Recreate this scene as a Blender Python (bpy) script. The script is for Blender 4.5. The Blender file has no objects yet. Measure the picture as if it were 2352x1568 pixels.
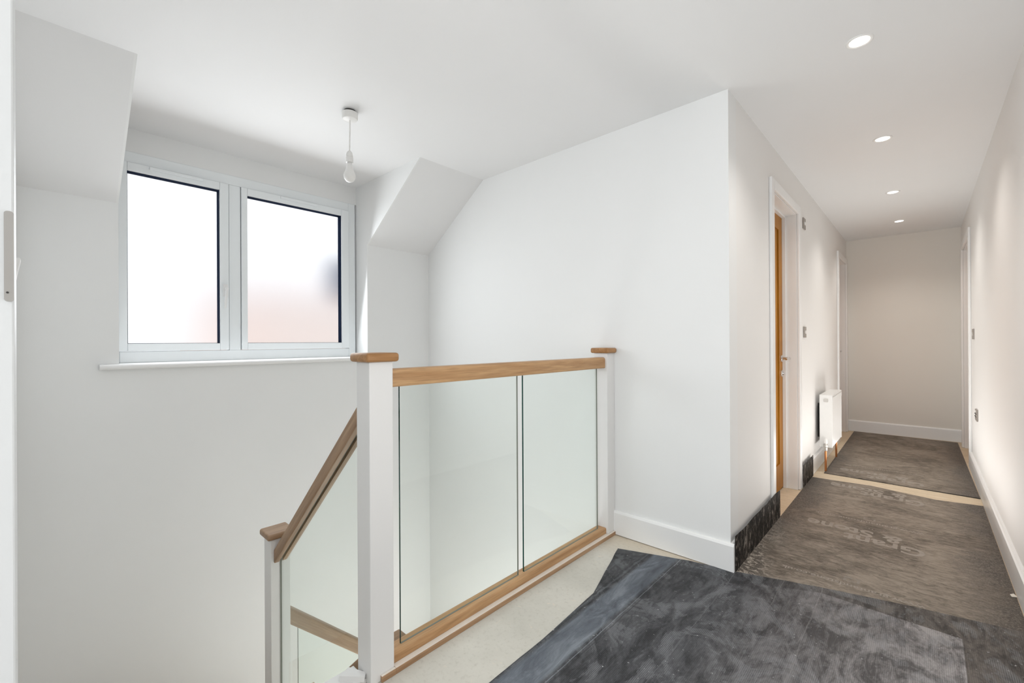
import bpy, bmesh, math, random
from mathutils import Vector, Matrix
random.seed(7)
C = bpy.context.scene.collection
PI = math.pi

# ------------------------------------------------------------------ materials
def mat(name):
    m = bpy.data.materials.new(name); m.use_nodes = True
    nt = m.node_tree; nt.nodes.clear()
    out = nt.nodes.new('ShaderNodeOutputMaterial')
    return m, nt, out
def N(nt, t, **kw):
    n = nt.nodes.new(t)
    for k, v in kw.items():
        if k in n.inputs: n.inputs[k].default_value = v
        else: setattr(n, k, v)
    return n
def L(nt, a, b): nt.links.new(a, b)
def tilted(nt, sc, rot):
    g = N(nt, 'ShaderNodeNewGeometry'); a = N(nt, 'ShaderNodeMapping'); a.inputs['Rotation'].default_value = (*rot, 0)
    b = N(nt, 'ShaderNodeMapping'); b.inputs['Scale'].default_value = sc
    L(nt, g.outputs['Position'], a.inputs['Vector']); L(nt, a.outputs[0], b.inputs['Vector']); return b.outputs[0]
def pos(nt, sx=1, sy=1, sz=1, rot=0):
    g = N(nt, 'ShaderNodeNewGeometry'); mp = N(nt, 'ShaderNodeMapping')
    mp.inputs['Scale'].default_value = (sx, sy, sz); mp.inputs['Rotation'].default_value = (0, 0, rot)
    L(nt, g.outputs['Position'], mp.inputs['Vector']); return mp.outputs[0]
def noise(nt, vec, scale, detail=4, rough=.55, dist=0):
    n = N(nt, 'ShaderNodeTexNoise', Scale=scale, Detail=detail, Roughness=rough, Distortion=dist)
    L(nt, vec, n.inputs['Vector']); return n.outputs['Fac']
def ramp(nt, fac, stops):
    r = N(nt, 'ShaderNodeValToRGB'); e = r.color_ramp.elements
    while len(e) < len(stops): e.new(.5)
    for el, (p, c) in zip(e, stops):
        el.position = p; el.color = (*c, 1) if len(c) == 3 else c
    L(nt, fac, r.inputs['Fac']); return r.outputs['Color']
def math_(nt, op, a, b=None, clamp=False):
    n = N(nt, 'ShaderNodeMath', operation=op, use_clamp=clamp)
    for i, v in enumerate((a, b)):
        if v is None: continue
        if isinstance(v, (int, float)): n.inputs[i].default_value = v
        else: L(nt, v, n.inputs[i])
    return n.outputs[0]
def mixc(nt, fac, a, b, blend='MIX'):
    n = N(nt, 'ShaderNodeMix', data_type='RGBA', blend_type=blend)
    for i, v in ((0, fac), (6, a), (7, b)):
        if isinstance(v, (int, float)): n.inputs[i].default_value = v
        elif isinstance(v, tuple): n.inputs[i].default_value = (*v, 1)
        else: L(nt, v, n.inputs[i])
    return n.outputs[2]
def bump(nt, h, strength, dist=.01):
    b = N(nt, 'ShaderNodeBump', Strength=strength, Distance=dist); L(nt, h, b.inputs['Height']); return b.outputs[0]
def bsdf(nt, out, color=None, rough=.5, metal=0, normal=None, spec=.5):
    b = N(nt, 'ShaderNodeBsdfPrincipled', Roughness=rough, Metallic=metal)
    b.inputs['Specular IOR Level'].default_value = spec
    if isinstance(color, tuple): b.inputs['Base Color'].default_value = (*color, 1)
    elif color is not None: L(nt, color, b.inputs['Base Color'])
    if normal is not None: L(nt, normal, b.inputs['Normal'])
    L(nt, b.outputs[0], out.inputs[0]); return b
def paint(name, col, rough=.6, var=.015, bs=.05, spec=.3):
    m, nt, out = mat(name)
    n = noise(nt, pos(nt), 1.7, 3)
    c = mixc(nt, n, tuple(max(0, x - var) for x in col), tuple(min(1, x + var) for x in col))
    bsdf(nt, out, c, rough, 0, bump(nt, noise(nt, pos(nt), 180, 3), bs, .002), spec); return m
def plain(name, col, rough=.4, metal=0, spec=.5):
    m, nt, out = mat(name)
    n = noise(nt, pos(nt), 30, 3)
    c = mixc(nt, n, tuple(x * .96 for x in col), tuple(min(1, x * 1.03) for x in col))
    bsdf(nt, out, c, rough, metal, None, spec); return m
def oak(name, axis, dark, light, rough=.42, rot=(0, 0)):
    m, nt, out = mat(name)
    s = [38, 38, 38]; s[axis] = 2.6
    v = tilted(nt, s, rot)
    a = noise(nt, v, 1.0, 6, .6, .35)
    s2 = [190, 190, 190]; s2[axis] = 7
    f = noise(nt, tilted(nt, s2, rot), 1.0, 3, .6)
    s3 = [7, 7, 7]; s3[axis] = .7
    l = noise(nt, tilted(nt, s3, rot), 1.0, 3)
    mid = tuple((x + y) / 2 for x, y in zip(dark, light))
    c = ramp(nt, a, [(.3, dark), (.5, mid), (.7, light)])
    c = mixc(nt, math_(nt, 'MULTIPLY', math_(nt, 'SUBTRACT', f, .45, True), 1.6, True), c, tuple(x * .55 for x in dark))
    c = mixc(nt, l, mixc(nt, 1.0, c, (.86, .84, .82), 'MULTIPLY'), c)
    bsdf(nt, out, c, rough, 0, bump(nt, f, .12, .002), .35); return m

M = {}
M['wall'] = paint('white_wall_paint', (.86, .865, .86))
M['ceil'] = paint('ceiling_paint', (.83, .83, .83))
M['cwall'] = paint('corridor_wall_paint', (.86, .85, .835))
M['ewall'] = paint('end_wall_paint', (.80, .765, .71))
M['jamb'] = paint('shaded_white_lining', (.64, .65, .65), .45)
M['gloss'] = paint('white_woodwork', (.87, .87, .865), .32, .01, .02, .5)
M['post'] = paint('primed_post', (.80, .795, .785), .45, .02, .04, .4)
M['upvc'] = paint('window_plastic', (.87, .905, .92), .28, .004, .0, .5)
M['oakx'] = oak('oak_along_x', 0, (.30, .17, .085), (.52, .33, .185))
M['oaky'] = oak('oak_along_y', 1, (.43, .235, .105), (.66, .415, .215))
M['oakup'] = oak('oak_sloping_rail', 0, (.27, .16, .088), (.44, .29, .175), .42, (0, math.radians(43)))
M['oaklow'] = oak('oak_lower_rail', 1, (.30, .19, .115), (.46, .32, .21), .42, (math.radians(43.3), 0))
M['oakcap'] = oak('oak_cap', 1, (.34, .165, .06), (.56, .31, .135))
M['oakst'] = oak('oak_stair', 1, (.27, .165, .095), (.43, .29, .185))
M['oakdoor'] = oak('oak_door', 2, (.37, .135, .004), (.57, .25, .014), .45)
M['ply'] = oak('plywood_edge', 1, (.36, .21, .11), (.60, .40, .25)); M['lip'] = paint('pale_plywood_face', (.80, .735, .66), .6, .04)
M['chrome'] = plain('polished_chrome', (.72, .71, .70), .18, 1)
M['nickel'] = plain('satin_nickel', (.60, .58, .55), .38, 1)
M['plate'] = plain('brushed_steel_plate', (.36, .33, .30), .42, .6)
M['hinge'] = plain('hinge_metal', (.36, .345, .325), .45, .6)
M['copper'] = plain('copper_pipe', (.55, .24, .10), .3, .85)
M['black'] = plain('black_rubber', (.006, .016, .045), .8, 0, .08)
M['dark'] = plain('dark_recess', (.03, .028, .026), .7)
M['white'] = plain('white_plastic', (.83, .82, .80), .35)
M['rad'] = plain('radiator_enamel', (.84, .835, .82), .28)
M['grille'] = plain('grille_grey', (.45, .43, .41), .5)
M['chip'] = plain('paper_chip', (.75, .70, .62), .8)
M['stair'] = plain('stair_board', (.55, .44, .32), .6)

def glass_mat():
    m, nt, out = mat('balustrade_glass')
    t = N(nt, 'ShaderNodeBsdfTransparent'); t.inputs[0].default_value = (.972, .992, .982, 1)
    g = N(nt, 'ShaderNodeBsdfGlossy', Roughness=.0); g.inputs[0].default_value = (.9, 1, .96, 1)
    ge = N(nt, 'ShaderNodeNewGeometry'); dt = N(nt, 'ShaderNodeVectorMath', operation='DOT_PRODUCT')
    L(nt, ge.outputs['Normal'], dt.inputs[0]); L(nt, ge.outputs['Incoming'], dt.inputs[1])
    c1 = math_(nt, 'SUBTRACT', 1, math_(nt, 'ABSOLUTE', dt.outputs['Value']), True)
    fr = math_(nt, 'ADD', .022, math_(nt, 'MULTIPLY', math_(nt, 'POWER', c1, 5), .55))
    mx = N(nt, 'ShaderNodeMixShader'); L(nt, fr, mx.inputs[0]); L(nt, t.outputs[0], mx.inputs[1]); L(nt, g.outputs[0], mx.inputs[2])
    L(nt, mx.outputs[0], out.inputs[0]); return m
M['glass'] = glass_mat()
M['glassrim'] = plain('pale_glass_rim', (.20, .205, .175), .55, 0, .15)
M['glassedge'] = plain('green_glass_edge', (.006, .05, .04), .15)
def frosted():
    m, nt, out = mat('frosted_pane')
    r = N(nt, 'ShaderNodeBsdfRefraction', Roughness=.74, IOR=1.2)
    t = N(nt, 'ShaderNodeBsdfTranslucent')
    n = noise(nt, pos(nt), 260, 2)
    b = bump(nt, n, .15, .001); L(nt, b, r.inputs['Normal'])
    mx = N(nt, 'ShaderNodeMixShader', Fac=.12); L(nt, r.outputs[0], mx.inputs[1]); L(nt, t.outputs[0], mx.inputs[2])
    L(nt, mx.outputs[0], out.inputs[0]); return m
M['frost'] = frosted()
def lampmat(name, col, s):
    m, nt, out = mat(name); e = N(nt, 'ShaderNodeEmission', Strength=s); e.inputs[0].default_value = (*col, 1)
    L(nt, e.outputs[0], out.inputs[0]); return m
M['led'] = lampmat('lit_downlight_lens', (1, .95, .88), 9)

def floor_mat():
    m, nt, out = mat('bare_chipboard_floor')
    p = pos(nt)
    big = noise(nt, p, 3.2, 5, .6); fine = noise(nt, p, 60, 5, .65)
    sp = noise(nt, p, 26, 3, .5, .8)
    dusty = ramp(nt, big, [(.3, (.55, .53, .475)), (.7, (.67, .645, .585))])
    cream = ramp(nt, noise(nt, pos(nt, 8, 30, 1), 1, 4), [(.3, (.62, .50, .35)), (.7, (.70, .585, .44))])
    g = N(nt, 'ShaderNodeNewGeometry'); sx = N(nt, 'ShaderNodeSeparateXYZ'); L(nt, g.outputs['Position'], sx.inputs[0])
    k = math_(nt, 'MULTIPLY', math_(nt, 'SUBTRACT', sx.outputs[1], 2.0), 2.2, True)
    c = mixc(nt, k, dusty, cream)
    c = mixc(nt, math_(nt, 'MULTIPLY', math_(nt, 'SUBTRACT', fine, .52, True), 1.6, True), c, (.36, .33, .28))
    c = mixc(nt, math_(nt, 'MULTIPLY', math_(nt, 'SUBTRACT', sp, .66, True), 7, True), c, (.72, .64, .54))
    # board joint
    bsdf(nt, out, c, .75, 0, bump(nt, fine, .15, .003), .2); return m
M['floor'] = floor_mat()

def membrane(name, dark, light, dust, front=False, right=None):
    m, nt, out = mat(name)
    g = N(nt, 'ShaderNodeNewGeometry'); sx = N(nt, 'ShaderNodeSeparateXYZ'); L(nt, g.outputs['Position'], sx.inputs[0])
    X, Y = sx.outputs[0], sx.outputs[1]
    big = noise(nt, pos(nt), 2.6, 6, .6, .9)
    fine = noise(nt, pos(nt), 170, 3, .7)
    if front:
        st = noise(nt, pos(nt, 30, 9, 9, .95), 1, 9, .80, .7)          # scuffs lying across the ribs
        blot = noise(nt, pos(nt, 1.5, 1, 1, .4), 3.4, 8, .68, 1.7)
        wv = N(nt, 'ShaderNodeTexWave', Scale=58, Distortion=.5, Detail=1); wv.bands_direction = 'X'
        L(nt, pos(nt), wv.inputs['Vector'])
        ribs = wv.outputs['Fac']
        f = math_(nt, 'ADD', math_(nt, 'MULTIPLY', st, .5), math_(nt, 'MULTIPLY', blot, .5))
        mid_ = tuple((a + b) / 2 for a, b in zip(dark, light))
        c = ramp(nt, f, [(.43, dark), (.51, mid_), (.575, light)])
        # browner and paler towards the corridor side
        k = math_(nt, 'MULTIPLY', math_(nt, 'ADD', X, .62), 1.5, True)
        cr = ramp(nt, f, [(.435, right[0]), (.565, right[1])])
        c = mixc(nt, math_(nt, 'MULTIPLY', k, .85), c, cr)
        # pale plaster dust swept over the ribs in patches
        sw = noise(nt, pos(nt, 1.2, 1, 1, .5), 3.6, 7, .66, 2.2)
        patch = math_(nt, 'MULTIPLY', math_(nt, 'SUBTRACT', sw, .515, True), 9, True)
        patch = math_(nt, 'MULTIPLY', patch, math_(nt, 'ADD', math_(nt, 'MULTIPLY', ribs, .75), .25))
        c = mixc(nt, math_(nt, 'MULTIPLY', patch, .55), c, dust)
        c = mixc(nt, math_(nt, 'MULTIPLY', math_(nt, 'SUBTRACT', 1, ribs), .22), c, (.02, .02, .022))
        arc = math_(nt, 'SUBTRACT', 1, math_(nt, 'MULTIPLY', math_(nt, 'ABSOLUTE', math_(nt, 'SUBTRACT', sw, .56)), 60), True)
        c = mixc(nt, math_(nt, 'MULTIPLY', arc, .22), c, dust)
        vo = noise(nt, pos(nt), 95, 2, .5)
        c = mixc(nt, math_(nt, 'MULTIPLY', math_(nt, 'SUBTRACT', vo, .70, True), 9, True), c, (.5, .5, .5))
        # smooth blue-grey welded lap along the left edge
        wob = math_(nt, 'MULTIPLY', math_(nt, 'SUBTRACT', big, .5), .03)
        Xw = math_(nt, 'ADD', X, wob)
        lap = math_(nt, 'MULTIPLY', math_(nt, 'MULTIPLY', math_(nt, 'ADD', Xw, 1.040), 60, True), math_(nt, 'MULTIPLY', math_(nt, 'SUBTRACT', -.912, Xw), 60, True))
        lf = noise(nt, pos(nt, 6, 1.6, 1), 2.2, 8, .7, .8)
        lapc = ramp(nt, lf, [(.34, (.055, .063, .078)), (.50, (.125, .142, .168)), (.66, (.225, .25, .28))])
        scr = noise(nt, pos(nt, 150, 5, 1), 1, 3)
        lapc = mixc(nt, math_(nt, 'MULTIPLY', math_(nt, 'SUBTRACT', scr, .5, True), 1.6, True), lapc, (.06, .07, .085))
        c = mixc(nt, math_(nt, 'MULTIPLY', lap, .9), c, lapc)
        # fold and weld lines
        for x0, w, col, s_ in ((-1.046, 260, (.015, .016, .02), .8), (-1.056, 300, (.13, .14, .16), .6), (-1.066, 260, (.015, .016, .02), .8), (-.906, 260, (.26, .28, .31), .8), (-.892, 240, (.02, .02, .024), .8), (-.66, 330, (.16, .16, .17), .5), (-.47, 380, (.17, .165, .165), .5), (-.33, 300, (.23, .22, .22), .6), (-.12, 380, (.2, .19, .185), .35)):
            dx = math_(nt, 'ABSOLUTE', math_(nt, 'SUBTRACT', Xw, x0))
            ln = math_(nt, 'SUBTRACT', 1, math_(nt, 'MULTIPLY', dx, w), True)
            c = mixc(nt, math_(nt, 'MULTIPLY', math_(nt, 'MULTIPLY', ln, s_), math_(nt, 'MULTIPLY', lf, 1.7, True)), c, col)
        h = math_(nt, 'ADD', math_(nt, 'MULTIPLY', ribs, .6), st)
        rg = .5
    else:
        st = noise(nt, pos(nt, 15, 42, 30, .10), 1, 9, .80, 1.0)
        f = math_(nt, 'ADD', math_(nt, 'MULTIPLY', st, .62), math_(nt, 'MULTIPLY', big, .38))
        c = ramp(nt, f, [(.42, dark), (.50, tuple((a + b) / 2 for a, b in zip(dark, light))), (.58, light)])
        c = mixc(nt, math_(nt, 'MULTIPLY', math_(nt, 'SUBTRACT', fine, .5, True), .9, True), c, light)
        # darker speckled margins beside the walls
        ex = math_(nt, 'ABSOLUTE', math_(nt, 'ADD', X, .185))
        e = math_(nt, 'MULTIPLY', math_(nt, 'SUBTRACT', math_(nt, 'ADD', ex, math_(nt, 'MULTIPLY', math_(nt, 'SUBTRACT', big, .5), .55)), .315), 7, True)
        spk = ramp(nt, fine, [(.46, (.050, .042, .036)), (.70, (.24, .21, .18))])
        c = mixc(nt, math_(nt, 'MULTIPLY', e, .85), c, spk)
        sw = noise(nt, pos(nt, 1, 1.5, 1), 7, 4, .6, 3.2)
        q = math_(nt, 'SUBTRACT', 1, math_(nt, 'MULTIPLY', math_(nt, 'ABSOLUTE', math_(nt, 'SUBTRACT', sw, .53)), 22), True)
        near = math_(nt, 'MULTIPLY', math_(nt, 'SUBTRACT', 3.2, Y), 2, True)
        c = mixc(nt, math_(nt, 'MULTIPLY', math_(nt, 'MULTIPLY', q, e), math_(nt, 'MULTIPLY', math_(nt, 'MULTIPLY', near, math_(nt, 'MULTIPLY', math_(nt, 'SUBTRACT', -.25, X), 4, True)), .85, True)), c, dust)
        h = st; rg = .62
    bsdf(nt, out, c, rg, 0, bump(nt, h, .22, .004), .3); return m
M['mid'] = membrane('dusty_grey_membrane', (.098, .078, .060), (.315, .265, .215), (.60, .53, .45))
M['frontA'] = membrane('dark_blue_grey_membrane', (.018, .019, .022), (.105, .108, .117), (.24, .25, .265), True, ((.030, .024, .020), (.15, .128, .110)))
M['frontB'] = membrane('ribbed_grey_membrane', (.020, .020, .023), (.10, .102, .11), (.25, .255, .27), True, ((.11, .102, .102), (.41, .385, .38)))
def upturn_mat():
    m, nt, out = mat('black_membrane_upturn')
    a = noise(nt, pos(nt, 22, 22, 9), 1, 8, .75, 1.6); f = noise(nt, pos(nt), 230, 3, .7)
    c = ramp(nt, a, [(.47, (.006, .005, .005)), (.53, (.025, .021, .018)), (.62, (.30, .265, .235))])
    c = mixc(nt, math_(nt, 'MULTIPLY', math_(nt, 'SUBTRACT', f, .60, True), 7, True), c, (.34, .30, .265))
    bsdf(nt, out, c, .6, 0, bump(nt, a, .4, .004), .12); return m
M['upturn'] = upturn_mat()
def print_mat(name, col):
    m, nt, out = mat(name)
    n = noise(nt, pos(nt, 14, 40, 20), 1, 9, .75, .8)
    c = ramp(nt, n, [(.34, tuple(x * .74 for x in col)), (.50, col), (.66, tuple(x * 1.12 for x in col))])
    bsdf(nt, out, c, .65, 0, None, .2); return m
M['print'] = print_mat('pale_grey_print', (.335, .295, .255))
M['printfaint'] = print_mat('faint_grey_print', (.27, .237, .205))
def brick():
    m, nt, out = mat('pale_red_brick')
    b = N(nt, 'ShaderNodeTexBrick', Scale=4.0); b.inputs['Color1'].default_value = (.95, .70, .63, 1); b.inputs['Color2'].default_value = (.97, .77, .69, 1); b.inputs['Mortar'].default_value = (.94, .82, .77, 1)
    tc = N(nt, 'ShaderNodeTexCoord'); mp = N(nt, 'ShaderNodeMapping'); mp.inputs['Rotation'].default_value = (PI / 2, 0, PI / 2)
    L(nt, tc.outputs['Object'], mp.inputs['Vector']); L(nt, mp.outputs[0], b.inputs['Vector'])
    bsdf(nt, out, b.outputs['Color'], .9); return m
M['brick'] = brick()
M['slate'] = plain('blue_slate', (.10, .13, .22), .6)
M['tile'] = plain('pale_roof_tile', (.78, .70, .72), .8)
M['ground'] = plain('pale_paving', (.62, .56, .50), .9)

# ------------------------------------------------------------------ mesh helpers
def box(bm, x0, x1, y0, y1, z0, z1, mi=0):
    v = [bm.verts.new(p) for p in ((x0, y0, z0), (x1, y0, z0), (x1, y1, z0), (x0, y1, z0), (x0, y0, z1), (x1, y0, z1), (x1, y1, z1), (x0, y1, z1))]
    for f in ((0, 3, 2, 1), (4, 5, 6, 7), (0, 1, 5, 4), (1, 2, 6, 5), (2, 3, 7, 6), (3, 0, 4, 7)):
        bm.faces.new([v[i] for i in f]).material_index = mi
    return v
def prism(bm, pts, off, mi=0):
    """closed polygon of 3D points swept by the vector off"""
    a = [bm.verts.new(p) for p in pts]; b = [bm.verts.new(Vector(p) + Vector(off)) for p in pts]
    n = len(pts)
    f = [bm.faces.new(a[::-1]), bm.faces.new(b)]
    for i in range(n): f.append(bm.faces.new((a[i], a[(i + 1) % n], b[(i + 1) % n], b[i])))
    for x in f: x.material_index = mi
def lathe(bm, prof, c=(0, 0, 0), axis='Z', n=32, mi=0):
    """prof: (radius, height) list"""
    rings = []
    for r, h in prof:
        ring = []
        for i in range(n):
            a = 2 * PI * i / n; p = (r * math.cos(a), r * math.sin(a), h)
            if axis == 'X': p = (h, r * math.cos(a), r * math.sin(a))
            if axis == 'Y': p = (r * math.cos(a), h, r * math.sin(a))
            ring.append(bm.verts.new(Vector(p) + Vector(c)))
        rings.append(ring)
    for A, B in zip(rings, rings[1:]):
        for i in range(n): bm.faces.new((A[i], A[(i + 1) % n], B[(i + 1) % n], B[i])).material_index = mi
    bm.faces.new(rings[0][::-1]).material_index = mi; bm.faces.new(rings[-1]).material_index = mi
def tube(bm, pts, r, n=14, mi=0):
    pts = [Vector(p) for p in pts]; rings = []
    for i, p in enumerate(pts):
        d = (pts[min(i + 1, len(pts) - 1)] - pts[max(i - 1, 0)]).normalized()
        u = d.cross(Vector((0, 0, 1)) if abs(d.z) < .9 else Vector((1, 0, 0))).normalized(); w = d.cross(u)
        rr = r[i] if isinstance(r, (list, tuple)) else r
        rings.append([bm.verts.new(p + u * rr * math.cos(2 * PI * k / n) + w * rr * math.sin(2 * PI * k / n)) for k in range(n)])
    for A, B in zip(rings, rings[1:]):
        for i in range(n): bm.faces.new((A[i], A[(i + 1) % n], B[(i + 1) % n], B[i])).material_index = mi
    bm.faces.new(rings[0][::-1]); bm.faces.new(rings[-1])
def rrect(w, h, r, n=5, rb=None):
    """rounded rectangle outline centred on x, from 0 to h; r top radius, rb bottom radius"""
    rb = r if rb is None else rb; P = []
    for cx, cy, a0, rad in ((w / 2 - rb, rb, -90, rb), (w / 2 - r, h - r, 0, r), (-w / 2 + r, h - r, 90, r), (-w / 2 + rb, rb, 180, rb)):
        for k in range(n + 1):
            a = math.radians(a0 + 90 * k / n); P.append((cx + rad * math.cos(a), cy + rad * math.sin(a)))
    return P
def finish(bm, bevel=0, seg=2):
    bmesh.ops.recalc_face_normals(bm, faces=bm.faces)
    if bevel:
        e = [x for x in bm.edges if len(x.link_faces) == 2 and x.calc_face_angle(0) > .6]
        bmesh.ops.bevel(bm, geom=e, offset=bevel, segments=seg, profile=.5, affect='EDGES', clamp_overlap=True)
def ob(name, bm, mats, parent=None, origin=None, bevel=0, seg=2, smooth=False):
    finish(bm, bevel, seg)
    if parent is not None: origin = wloc(parent)
    if origin is None:
        vs = [v.co for v in bm.verts]
        origin = Vector(((min(v.x for v in vs) + max(v.x for v in vs)) / 2, (min(v.y for v in vs) + max(v.y for v in vs)) / 2, min(v.z for v in vs)))
    origin = Vector(origin)
    bmesh.ops.translate(bm, verts=bm.verts, vec=-origin)
    me = bpy.data.meshes.new(name); bm.to_mesh(me); bm.free()
    for m in (mats if isinstance(mats, (list, tuple)) else [mats]): me.materials.append(m)
    if smooth:
        for p in me.polygons: p.use_smooth = True
        try: me.set_sharp_from_angle(angle=math.radians(40))
        except Exception: pass
    o = bpy.data.objects.new(name, me); C.objects.link(o)
    if parent is not None: o.parent = parent
    else: o.location = origin
    return o
def wloc(o):
    v = Vector(o.location)
    while o.parent is not None: o = o.parent; v += Vector(o.location)
    return v
def thing(name, loc, label=None, cat=None, group=None, kind=None):
    o = bpy.data.objects.new(name, None); C.objects.link(o); o.location = loc; o.empty_display_size = .05
    return tag(o, label, cat, group, kind)
def tag(o, label=None, cat=None, group=None, kind=None):
    for k, v in (('label', label), ('category', cat), ('group', group), ('kind', kind)):
        if v: o[k] = v
    return o
def B(): return bmesh.new()
def struct(name, bm, m, label=None, cat=None, **kw):
    return tag(ob(name, bm, m, **kw), label, cat, None, 'structure')

# ------------------------------------------------------------------ dimensions (metres; camera stands at the origin, 1.12 m up)
ZC = 2.345          # ceiling
XL, XR = -.685, .315  # corridor walls
YN, YE = 2.285, 6.83  # wall beside the gallery, end of the corridor
XK, XW = -3.114, -3.285  # stairwell outer wall, window plane
XRIDGE, ZK = -2.42, 1.868
YD0, YD1 = .283, 1.712   # dormer cheeks
YS = -.082          # stairwell wall on the camera's side
ZG = -2.7

# ------------------------------------------------------------------ room shell
bm = B(); box(bm, -1.395, .45, -1.6, 6.95, -.26, 0)
struct('floor', bm, M['floor'], 'bare dusty chipboard landing and corridor floor', 'floor')
bm = B(); box(bm, -3.25, .45, -.2, 2.4, ZG - .1, ZG)
struct('floor_lower', bm, M['floor'], 'ground level floor at the bottom of the stairwell', 'floor')

bm = B()
box(bm, XRIDGE, .45, -1.6, 6.95, ZC, ZC + .12)
box(bm, XW - .2, XRIDGE, YD0, YD1, ZC, ZC + .12)
for y0, y1 in ((-.2, YD0 - .01), (YD1 + .01, 2.42)):
    prism(bm, [(XRIDGE, y0, ZC), (XK, y0, ZK), (XK - .12, y0, ZK + .03), (XRIDGE, y0, ZC + .12)], (0, y1 - y0, 0))
struct('ceiling', bm, M['ceil'], 'white plastered ceiling with sloping sides around the dormer', 'ceiling')

bm = B()
box(bm, XK - .1, XK, -.2, 2.42, ZG, .985)
box(bm, XK - .1, XK, -.2, YD0 - .01, .985, 1.0); box(bm, XK - .1, XK, YD1 + .01, 2.42, .985, 1.0)
box(bm, XK - .1, XK, -.2, YD0 - .01, 1.0, ZK + .001)
box(bm, XK - .1, XK, YD1 + .01, 2.42, 1.0, ZK + .001)
struct('wall_left', bm, M['wall'], 'tall white stairwell wall below the window', 'wall')
for nm, y, t in (('wall_dormer_left', YD0, -.01), ('wall_dormer_right', YD1, .01)):
    bm = B(); prism(bm, [(XRIDGE, y, ZC), (XK, y, ZK), (XK, y, .986), (XW - .12, y, .986), (XW - .12, y, ZC)], (0, t, 0))
    struct(nm, bm, M['wall'], 'white dormer cheek beside the window' if t > 0 else 'white dormer cheek at the far left of the window', 'wall')
bm = B(); box(bm, XW - .1, XW, YD0, YD1, 2.212, ZC + .05)
struct('wall_dormer_head', bm, M['wall'], 'white strip of wall above the window', 'wall')
bm = B(); box(bm, XK - .1, XL - .115, YN, YN + .12, ZG, ZC + .05); box(bm, XL - .115, XL, YN, YN + .12, -.1, ZC + .05)
struct('wall_near', bm, M['wall'], 'white wall behind the glass balustrade', 'wall')
bm = B(); box(bm, XK - .1, -.845, YS - .12, YS, ZG, ZC + .05)
struct('wall_stair', bm, M['wall'], 'white stairwell wall at the left edge', 'wall')
bm = B(); box(bm, -1.395, -1.30, YS, YN, ZG, -.26)
struct('wall_under', bm, M['wall'], 'white wall under the landing edge', 'wall')

D1 = (3.125, 3.865, 2.06)   # oak door on the corridor's left: opening y0, y1, head
D2 = (6.06, 6.70, 2.04)
D3 = (5.62, 6.50, 2.04)
def wall_with(x0, x1, y0, y1, ops):
    bm = B(); y = y0
    for a, b, h in ops:
        box(bm, x0, x1, y, a - .03, 0, ZC + .05); box(bm, x0, x1, a - .03, b + .03, h + .03, ZC + .05); y = b + .03
    box(bm, x0, x1, y, y1, 0, ZC + .05); return bm
struct('wall_corridor', wall_with(XL - .115, XL, YN + .12, YE + .1, [D1, D2]), M['cwall'], 'white corridor wall with the oak door', 'wall')
struct('wall_right', wall_with(XR, XR + .115, -1.6, YE + .1, [D3]), M['cwall'], 'white corridor wall on the right', 'wall')
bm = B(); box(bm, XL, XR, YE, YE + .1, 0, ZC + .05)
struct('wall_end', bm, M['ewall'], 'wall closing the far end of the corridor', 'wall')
bm = B(); box(bm, -1.5, -1.395, -1.6, YS - .12, -.26, ZC + .05)
struct('wall_behind', bm, M['wall'], 'side wall of the room behind the viewpoint', 'wall')

# ------------------------------------------------------------------ baseboards
def skirting(name, p0, p1, nrm, label, h=.135, t=.018):
    p0, p1, n = Vector(p0), Vector(p1), Vector(nrm)
    prof = [(0, 0), (t, 0), (t, h - .012), (t * .75, h - .004), (t * .45, h), (0, h)]
    bm = B(); prism(bm, [p0 + n * a + Vector((0, 0, z)) for a, z in prof], p1 - p0)
    struct(name, bm, M['gloss'], label, 'baseboard')
skirting('baseboard_near', (-1.314, YN, .004), (XL + .019, YN, .004), (0, -1, 0), 'white baseboard beside the balustrade')
skirting('baseboard_left', (XL, YN, .002), (XL, D1[0] - .07, .002), (1, 0, 0), 'white baseboard hidden behind the black upturn')
skirting('baseboard_middle', (XL, D1[1] + .075, .002), (XL, D2[0] - .07, .002), (1, 0, 0), 'white baseboard under the radiator')
skirting('baseboard_right', (XR, -1.6, .002), (XR, D3[0] - .07, .002), (-1, 0, 0), 'white baseboard along the right wall')
skirting('baseboard_end', (XL, YE, .002), (XR, YE, .002), (0, -1, 0), 'white baseboard across the corridor end')

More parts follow.
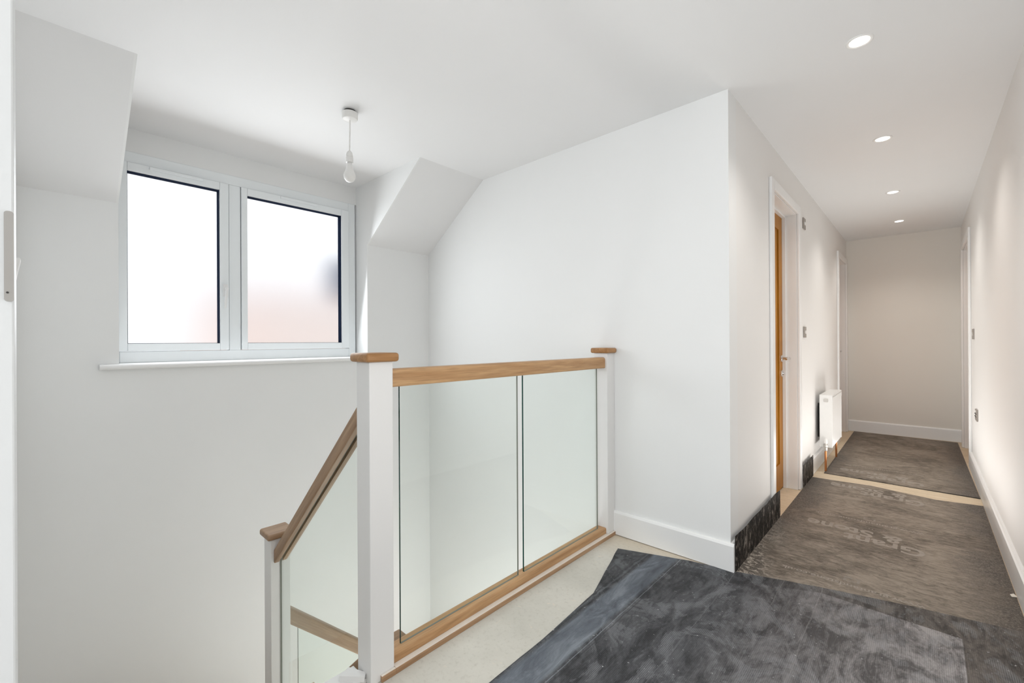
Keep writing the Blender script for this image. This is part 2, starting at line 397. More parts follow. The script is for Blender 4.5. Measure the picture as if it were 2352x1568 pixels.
# ------------------------------------------------------------------ window
win = thing('window_1', (XW, (YD0 + YD1) / 2, 1.02), 'white two-light window with frosted panes above the stairwell', 'window', kind='structure')
def ring(bm, x0, x1, o, i, mi=0):
    """rectangular ring; o, i = (y0,y1,z0,z1) outer, inner"""
    box(bm, x0, x1, o[0], i[0], o[2], o[3], mi); box(bm, x0, x1, i[1], o[1], o[2], o[3], mi)
    box(bm, x0, x1, i[0], i[1], o[2], i[2], mi); box(bm, x0, x1, i[0], i[1], i[3], o[3], mi)
fx0, fx1 = XW - .06, XW + .004
bm = B()
ring(bm, fx0, fx1, (YD0 + .003, YD1 - .012, 1.0138, 2.2125), (.300, 1.646, 1.077, 2.150))
box(bm, fx0, fx1, .834, .900, 1.077, 2.150)
ob('window_frame', bm, M['upvc'], win, bevel=.003)
sx1 = fx1 + .010
for (a, b), (ga, gb) in (((.294, .831), (.334, .782)), ((.903, 1.645), (.939, 1.588))):
    bm = B(); ring(bm, fx0 + .005, sx1, (a, b, 1.079, 2.150), (ga, gb, 1.122, 2.102))
    s = ob('sash', bm, M['upvc'], win, bevel=.004)
    bm = B(); ring(bm, fx0 + .012, sx1 - .016, (ga - .002, gb + .002, 1.12, 2.104), (ga + .003, gb - .004, 1.124, 2.099))
    ob('gasket', bm, M['black'], s)
    bm = B(); v = [bm.verts.new(p) for p in ((fx0 + .018, ga, 1.12), (fx0 + .018, gb, 1.12), (fx0 + .018, gb, 2.104), (fx0 + .018, ga, 2.104))]; bm.faces.new(v)
    tag(ob('pane', bm, M['frost'], s), 'frosted glass pane')
    c = a + (b - a) * .5
    bm = B(); box(bm, sx1 - .004, sx1 + .010, c - .13, c + .13, 2.128, 2.146)
    ob('trickle_vent', bm, M['upvc'], s, bevel=.003)
    if ga < .5:
        bm = B(); box(bm, sx1 - .002, sx1 + .014, .796, .822, 1.42, 1.50)
        lathe(bm, [(.010, 0), (.010, .028)], (sx1 + .01, .812, 1.47), 'X', 16)
        tube(bm, [(sx1 + .034, .812, 1.475), (sx1 + .036, .808, 1.44), (sx1 + .034, .802, 1.38), (sx1 + .032, .801, 1.345)], [.009, .008, .007, .006])
        tag(ob('handle', bm, M['gloss'], s, smooth=True), 'white window handle')
bm = B()
# board inside the recess, then the nosing with its horn running past the left cheek
box(bm, XW - .05, XK, YD0 + .001, YD1 - .001, .985, 1.0135)
pr = [(XK + .001, .985)] + [(XK + .026 + .013 * math.cos(math.radians(a)), .99925 + .01425 * math.sin(math.radians(a))) for a in range(-90, 91, 15)] + [(XK + .001, 1.0135)]
prism(bm, [(x, .205, z) for x, z in pr], (0, 1.80 - .205, 0))
tag(ob('window_sill', bm, M['gloss'], win, bevel=.0015), 'white rounded window sill')

# ------------------------------------------------------------------ doors
def door(name, y0, y1, h, side, label, reveal=.095, leafmat=None, latch_far=True):
    """opening in a corridor wall; side=-1 left wall, +1 right wall"""
    xw = XL if side < 0 else XR
    s = side
    d = thing(name, (xw, (y0 + y1) / 2, 0), label, 'door', kind='structure')
    def bx(bm, a0, a1, *r):   # a measured into the wall from its face
        p, q = xw + s * a0, xw + s * a1
        box(bm, min(p, q), max(p, q), *r)
    bm = B()
    for a, b in ((y0 - .028, y0), (y1, y1 + .028)): bx(bm, 0, .115, a, b, 0, h + .028)
    bx(bm, 0, .115, y0, y1, h, h + .028)
    for a, b in ((y0, y0 + .012), (y1 - .012, y1)): bx(bm, .070, .094, a, b, 0, h)
    bx(bm, .070, .094, y0 + .012, y1 - .012, h - .012, h)
    ob('door_frame', bm, M['gloss'], d, bevel=.0015)
    bm = B()
    for a, b in ((y0 - .068, y0 - .004), (y1 + .004, y1 + .068)):
        bx(bm, -.018, 0, a, b, .002, h + .068)
    bx(bm, -.018, 0, y0 - .004, y1 + .004, h + .004, h + .068)
    ob('architrave', bm, M['gloss'], d, bevel=.005, seg=3)
    # leaf: stiles, rails, recessed panels with grooves
    bm = B(); x0, x1 = .094, .130
    w0, w1, t = y0 + .002, y1 - .002, h - .003
    st = .108
    bx(bm, x0, x1, w0, w0 + st, .008, t); bx(bm, x0, x1, w1 - st, w1, .008, t)
    bx(bm, x0, x1, w0 + st, w1 - st, t - .11, t); bx(bm, x0, x1, w0 + st, w1 - st, .008, .20)
    n = 5; pw = (w1 - w0 - 2 * st - .008) / n
    for i in range(n):
        bx(bm, x0 + .009, x1 - .009, w0 + st + .004 + i * pw + .0015, w0 + st + .004 + (i + 1) * pw - .0015, .20, t - .11)
    bx(bm, x0 + .014, x1 - .014, w0 + st, w1 - st, .20, t - .11)
    leaf = tag(ob('door_leaf', bm, leafmat or M['oakdoor'], d), 'oak boarded door leaf')
    yl = w1 - .055 if latch_far else w0 + .055; dy = -1 if latch_far else 1
    bm = B(); xs = xw + s * x0; o = -s
    lathe(bm, [(.026, 0), (.026, o * .007), (.022, o * .010)], (xs, yl, .985), 'X', 24)
    tube(bm, [(xs, yl, .985), (xs + o * .045, yl, .985), (xs + o * .056, yl + dy * .012, .985), (xs + o * .058, yl + dy * .06, .985), (xs + o * .056, yl + dy * .115, .983)], [.010, .009, .010, .009, .007])
    tag(ob('lever_handle', bm, M['chrome'], leaf, smooth=True), 'chrome lever handle')
    bm = B(); lathe(bm, [(.025, 0), (.025, o * .007), (.020, o * .010), (.012, o * .010), (.010, o * .020)], (xs, yl, .872), 'X', 24)
    tag(ob('thumb_turn', bm, M['chrome'], leaf, smooth=True), 'chrome lock rose')
    return d
door('door_1', *D1, -1, 'oak door in a white frame, nearest on the corridor left')
door('door_2', *D2, -1, 'oak door in a white frame past the radiator')
door('door_3', *D3, 1, 'white framed doorway at the far end of the right wall')

# doorway the viewer stands in: only its lining edge and a hinge show at the far left
JX, JY = -.772, -.0208
d4 = thing('door_4', (JX, JY, 0), 'white door lining with metal hinge at the far left edge', 'door', kind='structure')
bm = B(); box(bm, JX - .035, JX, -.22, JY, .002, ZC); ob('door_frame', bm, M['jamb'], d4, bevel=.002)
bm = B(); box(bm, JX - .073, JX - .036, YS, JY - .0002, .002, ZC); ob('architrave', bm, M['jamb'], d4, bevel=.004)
bm = B(); pl = [(a, z) for a, z in rrect(.0076, .104, .003)]
prism(bm, [(JX + .0005, JY - .0040 + a, 1.170 + z) for a, z in pl], (.0025, 0, 0))
hg = tag(ob('hinge', bm, M['hinge'], d4), 'satin metal hinge leaf')
for z in (1.180,):
    bm = B(); lathe(bm, [(.0011, 0), (.0011, .0006)], (JX + .003, JY - .0052, z), 'X', 14); ob('screw', bm, M['dark'], hg)

# ------------------------------------------------------------------ staircase and balustrade
m1 = .935
bm = B()
for i in range(1, 4): box(bm, -1.40 - .206 * (i + 1), -1.40 - .206 * i + .02, YS + .001, .752, -.255 * i - .03, -.255 * i)
for i in range(4): box(bm, -1.40 - .206 * i - .015, -1.40 - .206 * i, YS + .001, .752, -.255 * (i + 1), -.255 * i - .03)
box(bm, XK + .001, -2.225, YS + .001, .80, -1.07, -1.02)
for i in range(1, 3): box(bm, XK + .001, -2.30, .80 + .19 * (i - 1), .80 + .19 * i + .02, -1.02 - .18 * i - .03, -1.02 - .18 * i)
for i in range(3): box(bm, XK + .001, -2.30, .80 + .19 * i, .80 + .19 * i + .015, -1.02 - .18 * (i + 1), -1.02 - .18 * i - .03)
box(bm, XK + .001, -2.225, 1.18, YN - .001, -1.61, -1.56)
for i in range(1, 6): box(bm, -2.225 + .15 * (i - 1), -2.225 + .15 * i + .02, 1.47, YN - .001, -1.56 - .19 * i - .03, -1.56 - .19 * i)
for i in range(6): box(bm, -2.225 + .15 * i, -2.225 + .15 * i + .015, 1.47, YN - .001, -1.56 - .19 * (i + 1), -1.56 - .19 * i - .03)
struct('trim_4', bm, M['stair'], 'wooden stair treads turning down the stairwell', 'stairs')
bm = B()
def zr(x): return m1 * (x + 1.40)
prism(bm, [(-1.40, .754, .018), (-2.224, .754, .018 + zr(-2.224)), (-2.224, .754, -.30 + zr(-2.224)), (-1.40, .754, -.30)], (0, .036, 0))
struct('trim_3', bm, M['gloss'], 'white sloping stair string below the upper flight', 'trim')

# plywood edging under the gallery balustrade
bm = B()
box(bm, -1.395, -1.303, .8155, YN - .002, .0005, .022); box(bm, -1.3135, -1.303, .762, .8155, .0005, .022)
struct('trim_1', bm, [M['lip'], M['ply']], 'pale plywood edging strip under the gallery balustrade', 'trim', bevel=.0015)
for p in bpy.data.objects['trim_1'].data.polygons: p.material_index = 1 if p.normal.x > .5 or p.normal.y < -.5 else 0
bm = B(); box(bm, -1.43, -1.345, YS + .001, .7275, -.03, .014)
prism(bm, [(-1.40, .66, .014), (-1.335, .715, .014), (-1.352, .727, .014), (-1.415, .70, .014)], (.0, .004, .016))
struct('trim_2', bm, M['post'], 'paint-splashed nosing at the top of the stairs', 'trim')

def newel(x0, x1, y0, y1, z0, top, label, oh=.017, capmat=None, ycut=None):
    t = thing('newel_post', ((x0 + x1) / 2, (y0 + y1) / 2, z0), label, 'newel post', 'white newel posts with oak caps')
    bm = B(); box(bm, x0, x1, y0, y1, z0, top - .030); ob('post_shaft', bm, M['post'], t, bevel=.0025)
    bm = B(); ya = y1 + oh if ycut is None else ycut
    box(bm, x0 - oh, x1 + oh, y0 - oh, ya, top - .030, top)
    tag(ob('cap', bm, capmat or M['oakcap'], t, bevel=.010, seg=4, smooth=True), 'oak cap'); return t
newel(-1.400, -1.314, .728, .815, .0005, 1.086, 'white newel post with oak cap at the top of the stairs')
newel(-1.400, -1.314, 2.203, YN - .0005, .0225, 1.083, 'white half newel post with oak cap against the wall', ycut=YN - .001)
newel(-2.311, -2.225, .728, .815, -2.69, .232, 'white newel post with oak cap at the foot of the upper flight', capmat=M['oakst'])
newel(-2.311, -2.225, 1.376, 1.463, -2.69, -.612, 'lower newel post whose oak cap shows through the gallery glass', capmat=M['oakst'])

def rail_profile(w, h, r, rb=.006, groove=True):
    P = rrect(w, h, r, 5, rb)
    if groove:   # slot for the glass in the underside
        k = next(i for i in range(len(P)) if P[i][0] == min(p[0] for p in P) and P[i][1] <= rb + 1e-6)
        P = P[:] + [(-.0075, 0), (-.0075, .014), (.0075, .014), (.0075, 0)]
    return P
def sweep(name, prof, p0, p1, m, label, cat, group=None, bevel=0):
    p0, p1 = Vector(p0), Vector(p1); d = p1 - p0; d2 = Vector((d.x, d.y, 0)).normalized()
    side = Vector((d2.y, -d2.x, 0)); bm = B()
    prism(bm, [p0 + side * a + Vector((0, 0, z)) for a, z in prof], d)
    return tag(ob(name, bm, m, smooth=True), label, cat, group)
RX = -1.357; FY = .772; GX = -2.267
HP = rail_profile(.060, .062, .013)
sweep('handrail', HP, (RX, .8155, .967), (RX, 2.2025, .967), M['oaky'], 'level oak handrail along the gallery balustrade', 'handrail', 'oak handrails')
sweep('handrail', rail_profile(.060, .070, .012), (-1.4005, FY, .860), (-2.2245, FY, .860 + zr(-2.2245)), M['oakup'], 'sloping oak handrail of the upper stair flight', 'handrail', 'oak handrails')
sweep('handrail', rail_profile(.060, .082, .012), (GX, .8155, -.236), (GX, 1.3755, -.236 - .944 * .56), M['oaklow'], 'lower sloping oak handrail seen through the stair glass', 'handrail', 'oak handrails')
BP = rrect(.062, .032, .007, 4, .001)
sweep('base_rail', BP, (RX, .8155, .0225), (RX, 2.2025, .0225), M['oaky'], 'oak base rail holding the gallery glass', 'base rail', 'oak base rails')
sweep('base_rail', rrect(.060, .040, .006, 4, .001), (-1.4005, FY, .018), (-2.2245, FY, .018 + zr(-2.2245)), M['oakup'], 'sloping oak base rail on the stair string', 'base rail', 'oak base rails')
def pane3(name, q, off, label):
    """glass sheet: polygon q swept by off; large faces clear, edges green"""
    bm = B(); prism(bm, q, off)
    o = ob(name, bm, [M['glass'], M['glassedge'], M['glassrim']])
    a = Vector(off).normalized()
    for p in o.data.polygons: p.material_index = 0 if abs(p.normal.dot(a)) > .9 else 1 if p.normal.y < -.5 else 2
    return tag(o, label, 'glass panel', 'balustrade glass')
g = .004
pane3('glass_panel', [(RX - g, .866, .055), (RX - g, 1.486, .055), (RX - g, 1.486, .979), (RX - g, .866, .979)], (2 * g, 0, 0), 'clear gallery glass panel nearest the newel post')
pane3('glass_panel', [(RX - g, 1.524, .055), (RX - g, 2.158, .055), (RX - g, 2.158, .979), (RX - g, 1.524, .979)], (2 * g, 0, 0), 'clear gallery glass panel nearest the wall')
xa, xb = -1.4015, -2.2225
pane3('glass_panel', [(xa, FY - g, .0590), (xb, FY - g, .0590 + zr(xb)), (xb, FY - g, .87 + zr(xb)), (xa, FY - g, .87)], (0, 2 * g, 0), 'sloping glass panel of the upper stair flight')
pane3('glass_panel', [(GX - g, .864, -.227 - .944 * .0485), (GX - g, 1.33, -.227 - .944 * .5145), (GX - g, 1.33, -1.04 - .944 * .5145), (GX - g, .864, -1.04 - .944 * .0485)], (2 * g, 0, 0), 'sloping glass panel below the lower handrail')

# ------------------------------------------------------------------ floor protection sheets
def sheet_mesh(outline, z, thick=.0018, wav=.0, seed=1):
    rnd = random.Random(seed); P = []
    n = len(outline)
    for i in range(n):
        a, b = Vector(outline[i]), Vector(outline[(i + 1) % n]); k = max(1, int((b - a).length / .06))
        for j in range(k):
            p = a.lerp(b, j / k)
            if j and wav: d = (b - a).normalized(); p += Vector((-d.y, d.x)) * rnd.uniform(-wav, wav)
            P.append((p.x, p.y, z))
    bm = B(); prism(bm, P, (0, 0, thick)); return bm
def lettering(parent, z, lines):
    """flat printed words lying on the sheet, read from the far end of the corridor"""
    for txt, x0, x1, ytop, ybot, bold, m in lines:
        cu = bpy.data.curves.new('print', 'FONT'); cu.body = txt; cu.size = 1; cu.offset = bold; cu.resolution_u = 4
        t = bpy.data.objects.new('print', cu); C.objects.link(t); bpy.context.view_layer.update()
        dg = bpy.context.evaluated_depsgraph_get(); me = bpy.data.meshes.new_from_object(t.evaluated_get(dg))
        bpy.data.objects.remove(t); bpy.data.curves.remove(cu)
        xs = [v.co.x for v in me.vertices]; ax, bx_ = min(xs), max(xs); capz = .73
        o0 = wloc(parent)
        for v in me.vertices:
            u = (v.co.x - ax) / (bx_ - ax); h = v.co.y / capz
            v.co = Vector((x0 + (x1 - x0) * u, ybot + (ytop - ybot) * h, z)) - o0
        me.materials.clear(); me.materials.append(m)
        if True:
            bmx = bmesh.new(); bmx.from_mesh(me); bmesh.ops.remove_doubles(bmx, verts=bmx.verts, dist=2e-5); bmesh.ops.triangulate(bmx, faces=bmx.faces)
            bmesh.ops.delete(bmx, geom=[f for f in bmx.faces if f.calc_area() < 2e-9], context='FACES_ONLY'); bmesh.ops.recalc_face_normals(bmx, faces=bmx.faces)
            for f in bmx.faces:
                if f.normal.z < 0: f.normal_flip()
            bmx.to_mesh(me); bmx.free()
        o = bpy.data.objects.new('printed_words', me); C.objects.link(o); o.parent = parent
def words(dy, full=True):
    P, Q = M['print'], M['printfaint']
    r = [('Grant', .007, -.337, 3.075 + dy, 3.187 + dy, .024, P), ('& Stone', -.085, -.528, 3.190 + dy, 3.298 + dy, .024, P)]
    if full:
        r += [('follow us', -.16, -.40, 3.335 + dy, 3.352 + dy, .0, Q), ('www.grantandstone.co.uk', .007, -.518, 3.435 + dy, 3.468 + dy, .012, P)]
    return r
mid = thing('floor_membrane', (-.185, 3.3, .0005), 'grey printed membrane sheet with folded black edges outside the oak door', 'floor membrane')
bm = sheet_mesh([(-.664, 2.20), (.294, 2.20), (.295, 4.31), (.066, 4.262), (-.12, 4.30), (-.294, 4.345), (-.48, 4.318), (-.664, 4.308)], .0006, wav=.0)
tag(ob('sheet_panel', bm, M['mid'], mid), 'dusty printed sheet')
for y0, y1 in ((2.283, D1[0] + .075), (3.937, 4.36)):
    n = 14; prev = None; bm = B(); rnd = random.Random(int(y0 * 100))
    tops = [(y0 + (y1 - y0) * i / n, .172 + rnd.uniform(-.004, .004)) for i in range(n + 1)]
    pts = [(-.6655, y, z) for y, z in tops] + [(-.6655, y1, .0006), (-.6655, y0, .0006)]
    prism(bm, pts, (.002, 0, 0))
    tag(ob('upturned_edge', bm, M['upturn'], mid), 'black edge folded up the wall')
lettering(mid, .0027, words(0) + words(.945, False) + [w for w in words(-.945) if 'www' in w[0] or 'follow' in w[0]])
for dy in (0, .945):     # small square emblem printed above the web address
    cx, cy = -.245, 2.575 + dy; bm = B()
    prism(bm, [(cx + .03 * a_, cy + .024 * b_, .0024) for a_, b_ in ((-1, -1), (1, -1), (1, 1), (.35, 1), (.35, .35), (.65, .35), (.65, -.65), (-.65, -.65), (-.65, .35), (.05, .35), (.05, 1), (-1, 1))], (0, 0, .0003))
    ob('printed_emblem', bm, M['printfaint'], mid)

far = thing('floor_membrane', (-.16, 5.6, .0005), 'grey membrane sheet at the far end of the corridor', 'floor membrane')
bm = sheet_mesh([(-.61, 4.497), (-.36, 4.502), (-.1, 4.497), (.294, 4.492), (.277, 6.765), (-.615, 6.80)], .0010, .0030)
tag(ob('sheet_panel', bm, M['mid'], far), 'dusty printed sheet')
bm = B(); prism(bm, [(-.61, 4.4945, .0006), (.294, 4.4895, .0006), (.294, 4.4895, .0066), (.03, 4.491, .0060), (-.05, 4.491, .0030), (-.30, 4.4945, .0026), (-.36, 4.497, .0075), (-.42, 4.4945, .0026), (-.61, 4.4945, .0026)], (0, .002, 0))
tag(ob('cut_edge', bm, M['dark'], far), 'black curled cut edge')
lettering(far, .0043, words(1.47))

fa = thing('floor_membrane', (-.4, 1.3, .003), 'dark blue-grey membrane sheet spread across the landing', 'floor membrane')
bm = sheet_mesh([(-1.036, -1.2), (.294, -1.2), (.294, 2.553), (-.03, 2.487), (-.345, 2.398), (-.660, 2.290), (-.872, 2.243), (-1.204, 2.118), (-1.071, 1.669), (-1.046, 1.275), (-1.040, .9)], .0030, .0022, wav=.0015)
ob('sheet_panel', bm, M['frontA'], fa)
fb = thing('floor_membrane', (-.4, 1.2, .0054), 'ribbed membrane sheet lying on top of the landing sheet', 'floor membrane')
bm = sheet_mesh([(-.895, -1.2), (.101, -1.2), (.104, 2.331), (-.334, 2.340), (-.60, 2.21), (-.905, 2.13)], .0053, .0026, wav=.001)
ob('sheet_panel', bm, M['frontB'], fb)
bm = B(); prism(bm, [(.279, 2.868, .0035), (.296, 2.872, .006), (.288, 2.905, .004), (.276, 2.889, .0035)], (0, 0, .002))
tag(ob('paper_scrap', bm, M['chip']), 'small white scrap lying on the grey membrane by the right wall', 'scrap')

# ------------------------------------------------------------------ radiator
r = thing('radiator', (-.61, 4.89, .20), 'small white panel radiator on copper pipes past the oak door', 'radiator')
x0, x1, y0, y1, z0, z1 = -.652, -.562, 4.60, 5.17, .205, .650
bm = B(); box(bm, x1 - .018, x1, y0 + .004, y1 - .004, z0, z1 - .012); box(bm, x0, x0 + .018, y0 + .004, y1 - .004, z0, z1 - .012)
ob('panel', bm, M['rad'], r, bevel=.005, seg=3)
bm = B()
for i in range(28):
    y = y0 + .03 + (y1 - y0 - .06) * i / 27; box(bm, x0 + .019, x1 - .019, y - .002, y + .002, z0 + .03, z1 - .03)
ob('fins', bm, M['grille'], r)
for y in (y0, y1 - .003):
    bm = B(); box(bm, x0 - .001, x1 + .001, y - .001, y + .004, z0 - .004, z1 - .004); ob('side_panel', bm, M['rad'], r, bevel=.002)
bm = B(); box(bm, x0 - .001, x1 + .001, y0 - .002, y1 + .002, z1 - .011, z1)
ob('top_grille', bm, M['rad'], r, bevel=.003)
bm = B(); prism(bm, [(-.607 + a, y0 - .0012, z1 - .062 + z) for a, z in rrect(.034, .030, .008, 4)], (0, -.002, 0)); tag(ob('badge', bm, M['nickel'], r), 'grey oval end badge')
bm = B(); box(bm, x1 + .0012, x1 + .004, y0 + .01, y1 - .01, z1 - .055, z1 - .018); ob('top_cover', bm, M['rad'], r, bevel=.001)
for y, dz in ((4.572, 0), (5.198, 0)):
    bm = B(); lathe(bm, [(.011, 0), (.013, .004), (.013, .030), (.017, .034), (.017, .052), (.012, .056), (.012, .064)], (-.607, y, .175), 'Z', 18)
    tube(bm, [(-.607, y, .222), (-.607, y + (.03 if y < 5 else -.03), .228)], .010)
    v = tag(ob('valve', bm, M['nickel'], r, smooth=True), 'plated radiator valve')
    bm = B(); lathe(bm, [(.015, 0), (.016, .004), (.014, .036), (.010, .040)], (-.607, y, .240), 'Z', 18); tag(ob('valve_cap', bm, M['white'], v, smooth=True), 'white plastic valve cap')
    bm = B(); lathe(bm, [(.0085, 0), (.0085, .178)], (-.607, y, .0005), 'Z', 16); tag(ob('pipe', bm, M['copper'], r, smooth=True), 'copper pipe')
for y in (4.75, 5.02):
    bm = B(); box(bm, XL + .0005, x0 - .0005, y - .015, y + .015, .26, .56); ob('bracket', bm, M['dark'], r)

# ------------------------------------------------------------------ switches and sockets
def plate(name, x, y, z, nx, label, cat, w=.086, kind='switch'):
    t = thing(name, (x, y, z), label, cat)
    bm = B(); a, b = sorted((x + nx * .0006, x + nx * .009)); box(bm, a, b, y - w / 2, y + w / 2, z - .043, z + .043)
    tag(ob('plate', bm, M['plate'], t, bevel=.002), 'brushed metal faceplate')
    a, b = sorted((x + nx * .009, x + nx * .013))
    if kind == 'switch':
        bm = B(); box(bm, a, b, y - .012, y + .012, z - .013, z + .013); ob('rocker', bm, M['white'], t, bevel=.001)
    elif kind == 'isolator':
        bm = B(); box(bm, a, b, y - .022, y + .022, z - .012, z + .012); ob('rocker', bm, M['white'], t, bevel=.001)
    else:
        for dy in (-.036, .036):
            bm = B()
            for q in ((-.003, .003, .006, .014), (-.014, -.006, -.012, -.008), (.006, .014, -.012, -.008)): box(bm, a, b - nx * 0, y + dy + q[0], y + dy + q[1], z + q[2], z + q[3])
            ob('socket_slots', bm, M['dark'], t)
            bm = B(); box(bm, a, b, y + dy * .35 - .006, y + dy * .35 + .006, z + .022, z + .036); ob('rocker', bm, M['white'], t)
    for dy in (-w * .36, w * .36):
        bm = B(); lathe(bm, [(.0035, 0), (.003, nx * .001)], (x + nx * .009, y + dy, z), 'X', 12); ob('screw', bm, M['chrome'], t)
    return t
plate('isolator_switch', XL, 4.135, 2.045, 1, 'metal isolator switch high beside the oak door frame', 'switch', kind='isolator')
plate('light_switch', XL, 4.135, 1.185, 1, 'metal light switch at mid height right of the oak door', 'switch')
plate('light_switch', XR, 5.28, 1.165, -1, 'metal light switch on the right corridor wall', 'switch')
plate('wall_socket', XR, 5.02, .525, -1, 'metal double socket low on the right corridor wall', 'socket', w=.146, kind='socket')
# small white detector behind the door lining
DXx = -2.90
bm = B(); prism(bm, [(DXx, YS + .0006, 1.500), (DXx, YS + .020, 1.502), (DXx, YS + .0225, 1.494), (DXx, YS + .008, 1.405), (DXx, YS + .0006, 1.400)], (-.06, 0, 0))
dt = thing('wall_detector', (DXx - .03, YS, 1.40), 'small white wedge detector on the stairwell wall at the left edge', 'detector')
ob('housing', bm, M['white'], dt, bevel=.002)
bm = B(); box(bm, DXx + .0003, DXx + .0015, YS + .004, YS + .012, 1.455, 1.48); ob('lens', bm, M['white'], dt)

# ------------------------------------------------------------------ ceiling lights
px, py = -2.207, 1.119
t = thing('pendant_light', (px, py, ZC), 'bare bulb hanging on a white flex from a ceiling rose', 'pendant light')
bm = B(); lathe(bm, [(.026, -.012), (.030, 0)], (px, py, ZC - .0005), 'Z', 32); tag(ob('rose_gap_shade', bm, M['dark'], t, smooth=True), 'dark disc coloured as the shaded gap above the rose')  # near-black disc carries the shade of the gap in its colour
bm = B(); lathe(bm, [(.020, -.050), (.036, -.046), (.040, -.040), (.041, -.012), (.038, -.011)], (px, py, ZC), 'Z', 36); ob('ceiling_rose', bm, M['white'], t, smooth=True)
bm = B(); tube(bm, [(px, py, ZC - .049), (px - .0015, py, ZC - .10), (px - .0045, py, ZC - .16), (px - .007, py, ZC - .215)], .0035, 10); tag(ob('flex', bm, M['white'], t, smooth=True), 'white flex')
hx = px - .007
bm = B(); lathe(bm, [(.008, 0), (.015, -.010), (.018, -.024), (.018, -.030), (.0165, -.031), (.0165, -.032), (.0185, -.033), (.0185, -.060), (.016, -.061)], (hx, py, ZC - .210), 'Z', 28); ob('lampholder', bm, M['white'], t, smooth=True)
bm = B(); lathe(bm, [(.0125, 0), (.0125, -.010)], (hx, py, ZC - .2705), 'Z', 24); bo = tag(ob('bulb_cap', bm, M['chrome'], t, smooth=True), 'metal bulb cap')
bm = B(); lathe(bm, [(.013, 0), (.015, -.006), (.021, -.034), (.026, -.044), (.0300, -.056), (.0300, -.066), (.027, -.078), (.019, -.089), (.008, -.094), (.001, -.095)], (hx, py, ZC - .280), 'Z', 32); ob('bulb', bm, M['white'], t, smooth=True)

spots = [(-.182, 2.292), (-.170, 3.50), (-.172, 4.82), (-.168, 6.04)]
words_ = ['largest downlight, nearest the viewer over the corridor mouth', 'second lit downlight along the corridor ceiling', 'third lit downlight along the corridor ceiling', 'farthest lit downlight near the corridor end']
for (x, y), w in zip(spots, words_):
    t = thing('downlight', (x, y, ZC), w, 'downlight', 'recessed corridor downlights')
    bm = B(); n = 36
    prof = [(.033, -.001), (.036, -.004), (.043, -.005), (.046, -.003), (.047, -.0005)]
    rings = [[bm.verts.new((x + q * math.cos(2 * PI * i / n), y + q * math.sin(2 * PI * i / n), ZC + h)) for i in range(n)] for q, h in prof]
    for A, Bq in zip(rings, rings[1:]):
        for i in range(n): bm.faces.new((A[i], A[(i + 1) % n], Bq[(i + 1) % n], Bq[i]))
    ob('bezel', bm, M['white'], t, smooth=True)
    bm = B(); lathe(bm, [(.0335, -.0005), (.0335, -.0025), (.031, -.0035)], (x, y, ZC), 'Z', 32); tag(ob('lens', bm, M['led'], t), 'glowing lens')
    ld = bpy.data.lights.new('downlight_lamp', 'SPOT'); ld.energy = 23; ld.color = (1, .96, .91); ld.spot_size = math.radians(128); ld.spot_blend = .9; ld.shadow_soft_size = .04
    lo = bpy.data.objects.new('downlight_lamp', ld); C.objects.link(lo); lo.location = (x, y, ZC - .012)

# ------------------------------------------------------------------ outside the window
h = thing('house', (-11, 9.0, -3), 'pale red brick house blurred behind the frosted window', 'building')
bm = B(); box(bm, -14, -8.5, 2.45, 16, -3, 1.9); ob('brick_wall', bm, M['brick'], h)
bm = B(); prism(bm, [(-8.2, 2.25, 1.9), (-11.25, 2.25, 2.4), (-14.3, 2.25, 1.9)], (0, 13.4, 0)); ob('roof', bm, M['tile'], h)
bm = B(); box(bm, -4.8, -4.5, 2.06, 2.6, 1.60, 1.98); ob('gutter_end', bm, M['slate'], h)
bm = B(); box(bm, -40, -3.6, -25, 30, -3.2, -3); struct('ground', bm, M['ground'], 'pale paving outside below the window', 'ground')

# ------------------------------------------------------------------ light
w = bpy.data.worlds.new('overcast_sky'); bpy.context.scene.world = w; w.use_nodes = True
bg = w.node_tree.nodes['Background']; bg.inputs[0].default_value = (.93, .965, 1, 1); bg.inputs[1].default_value = 1.18
def area(name, loc, target, sx, sy, e, col=(1, 1, 1)):
    l = bpy.data.lights.new(name, 'AREA'); l.shape = 'RECTANGLE'; l.size = sx; l.size_y = sy; l.energy = e; l.color = col
    o = bpy.data.objects.new(name, l); C.objects.link(o); o.location = loc
    o.rotation_euler = (Vector(target) - Vector(loc)).to_track_quat('-Z', 'Y').to_euler(); return o
area('window_daylight', (XW + .13, 1.0, 1.58), (-.8, 1.0, .95), 1.25, .85, 12, (.93, .97, 1))
area('room_fill', (-.5, -1.45, 1.5), (-1.2, 2.0, 1.2), 1.5, 1.7, 27, (.97, .985, 1))  # added front fill from behind the viewpoint, no real source there
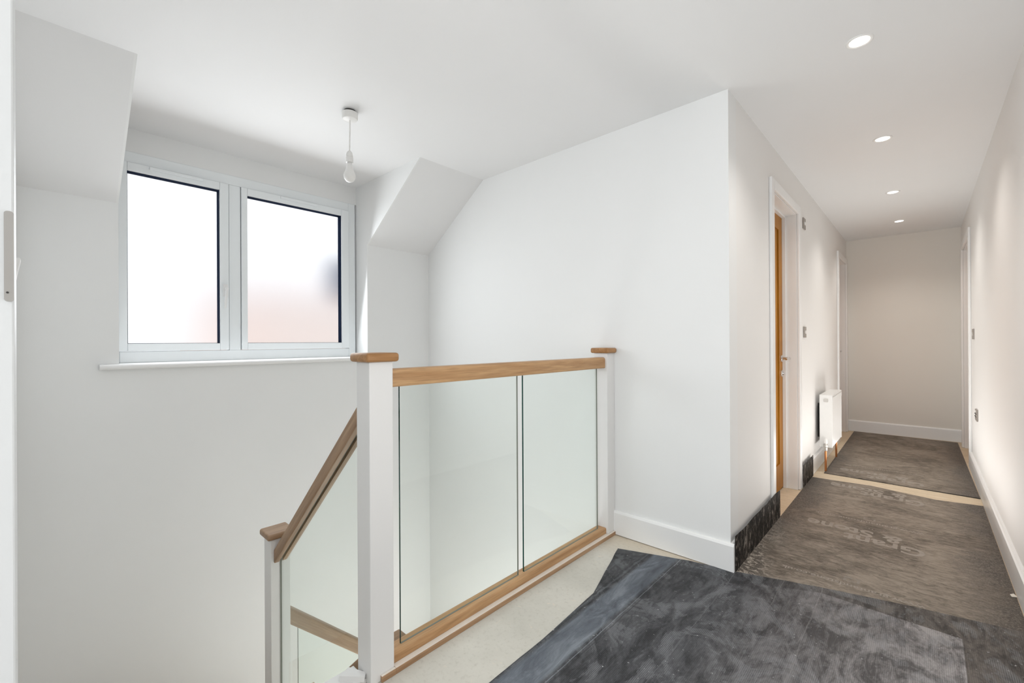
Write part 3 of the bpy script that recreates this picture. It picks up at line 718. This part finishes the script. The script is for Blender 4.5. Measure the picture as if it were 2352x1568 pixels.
def point(name, loc, e, r, col=(1, 1, 1)):
    l = bpy.data.lights.new(name, 'POINT'); l.energy = e; l.shadow_soft_size = r; l.color = col
    o = bpy.data.objects.new(name, l); C.objects.link(o); o.location = loc; return o
area('downstairs_fill', (-2.68, 1.3, -2.2), (-2.3, 1.25, 1.5), .8, 1.2, 36, (.99, .99, 1))  # added fill aimed up the stairwell, not an actual lamp below
point('landing_fill', (-.35, .75, .95), 9.5, .35, (1, .99, .97))
point('stairwell_low_fill', (-2.0, 1.45, -1.4), 18, .3, (.99, 1, .99))  # unseen fill added to brighten the lower stairwell walls
area('corridor_up_fill', (-.19, 4.35, .07), (-.19, 4.35, 2.3), .45, 2.6, 12, (1, .985, .96))  # added upward fill for the corridor ceiling and walls, no fitting here
point('corridor_end_fill', (-.18, 5.5, 1.3), 1.2, .3, (1, .95, .87))  # small warm fill added to lift the far end of the corridor

# ------------------------------------------------------------------ camera
yaw, pitch, roll = .7507, .001, -.0054
f = Vector((-math.sin(yaw) * math.cos(pitch), math.cos(yaw) * math.cos(pitch), math.sin(pitch)))
r0 = Vector((math.cos(yaw), math.sin(yaw), 0)); u0 = r0.cross(f)
rr = r0 * math.cos(roll) + u0 * math.sin(roll); uu = -r0 * math.sin(roll) + u0 * math.cos(roll)
cd = bpy.data.cameras.new('camera'); cam = bpy.data.objects.new('camera', cd); C.objects.link(cam)
cam.matrix_world = Matrix(((rr.x, uu.x, -f.x, 0), (rr.y, uu.y, -f.y, 0), (rr.z, uu.z, -f.z, 1.12), (0, 0, 0, 1)))
cd.sensor_width = 36; cd.lens = 1009.7 / 2352 * 36; cd.clip_start = .02
S = bpy.context.scene; S.camera = cam
S.view_settings.view_transform = 'Standard'; S.view_settings.look = 'None'; S.view_settings.exposure = .12
S.cycles.max_bounces = 7; S.cycles.diffuse_bounces = 4; S.cycles.transparent_max_bounces = 10; S.cycles.light_sampling_threshold = .03
S.cycles.use_adaptive_sampling = True; S.cycles.adaptive_threshold = .06; S.cycles.adaptive_min_samples = 16
S.cycles.use_denoising = True; S.cycles.sample_clamp_indirect = 4
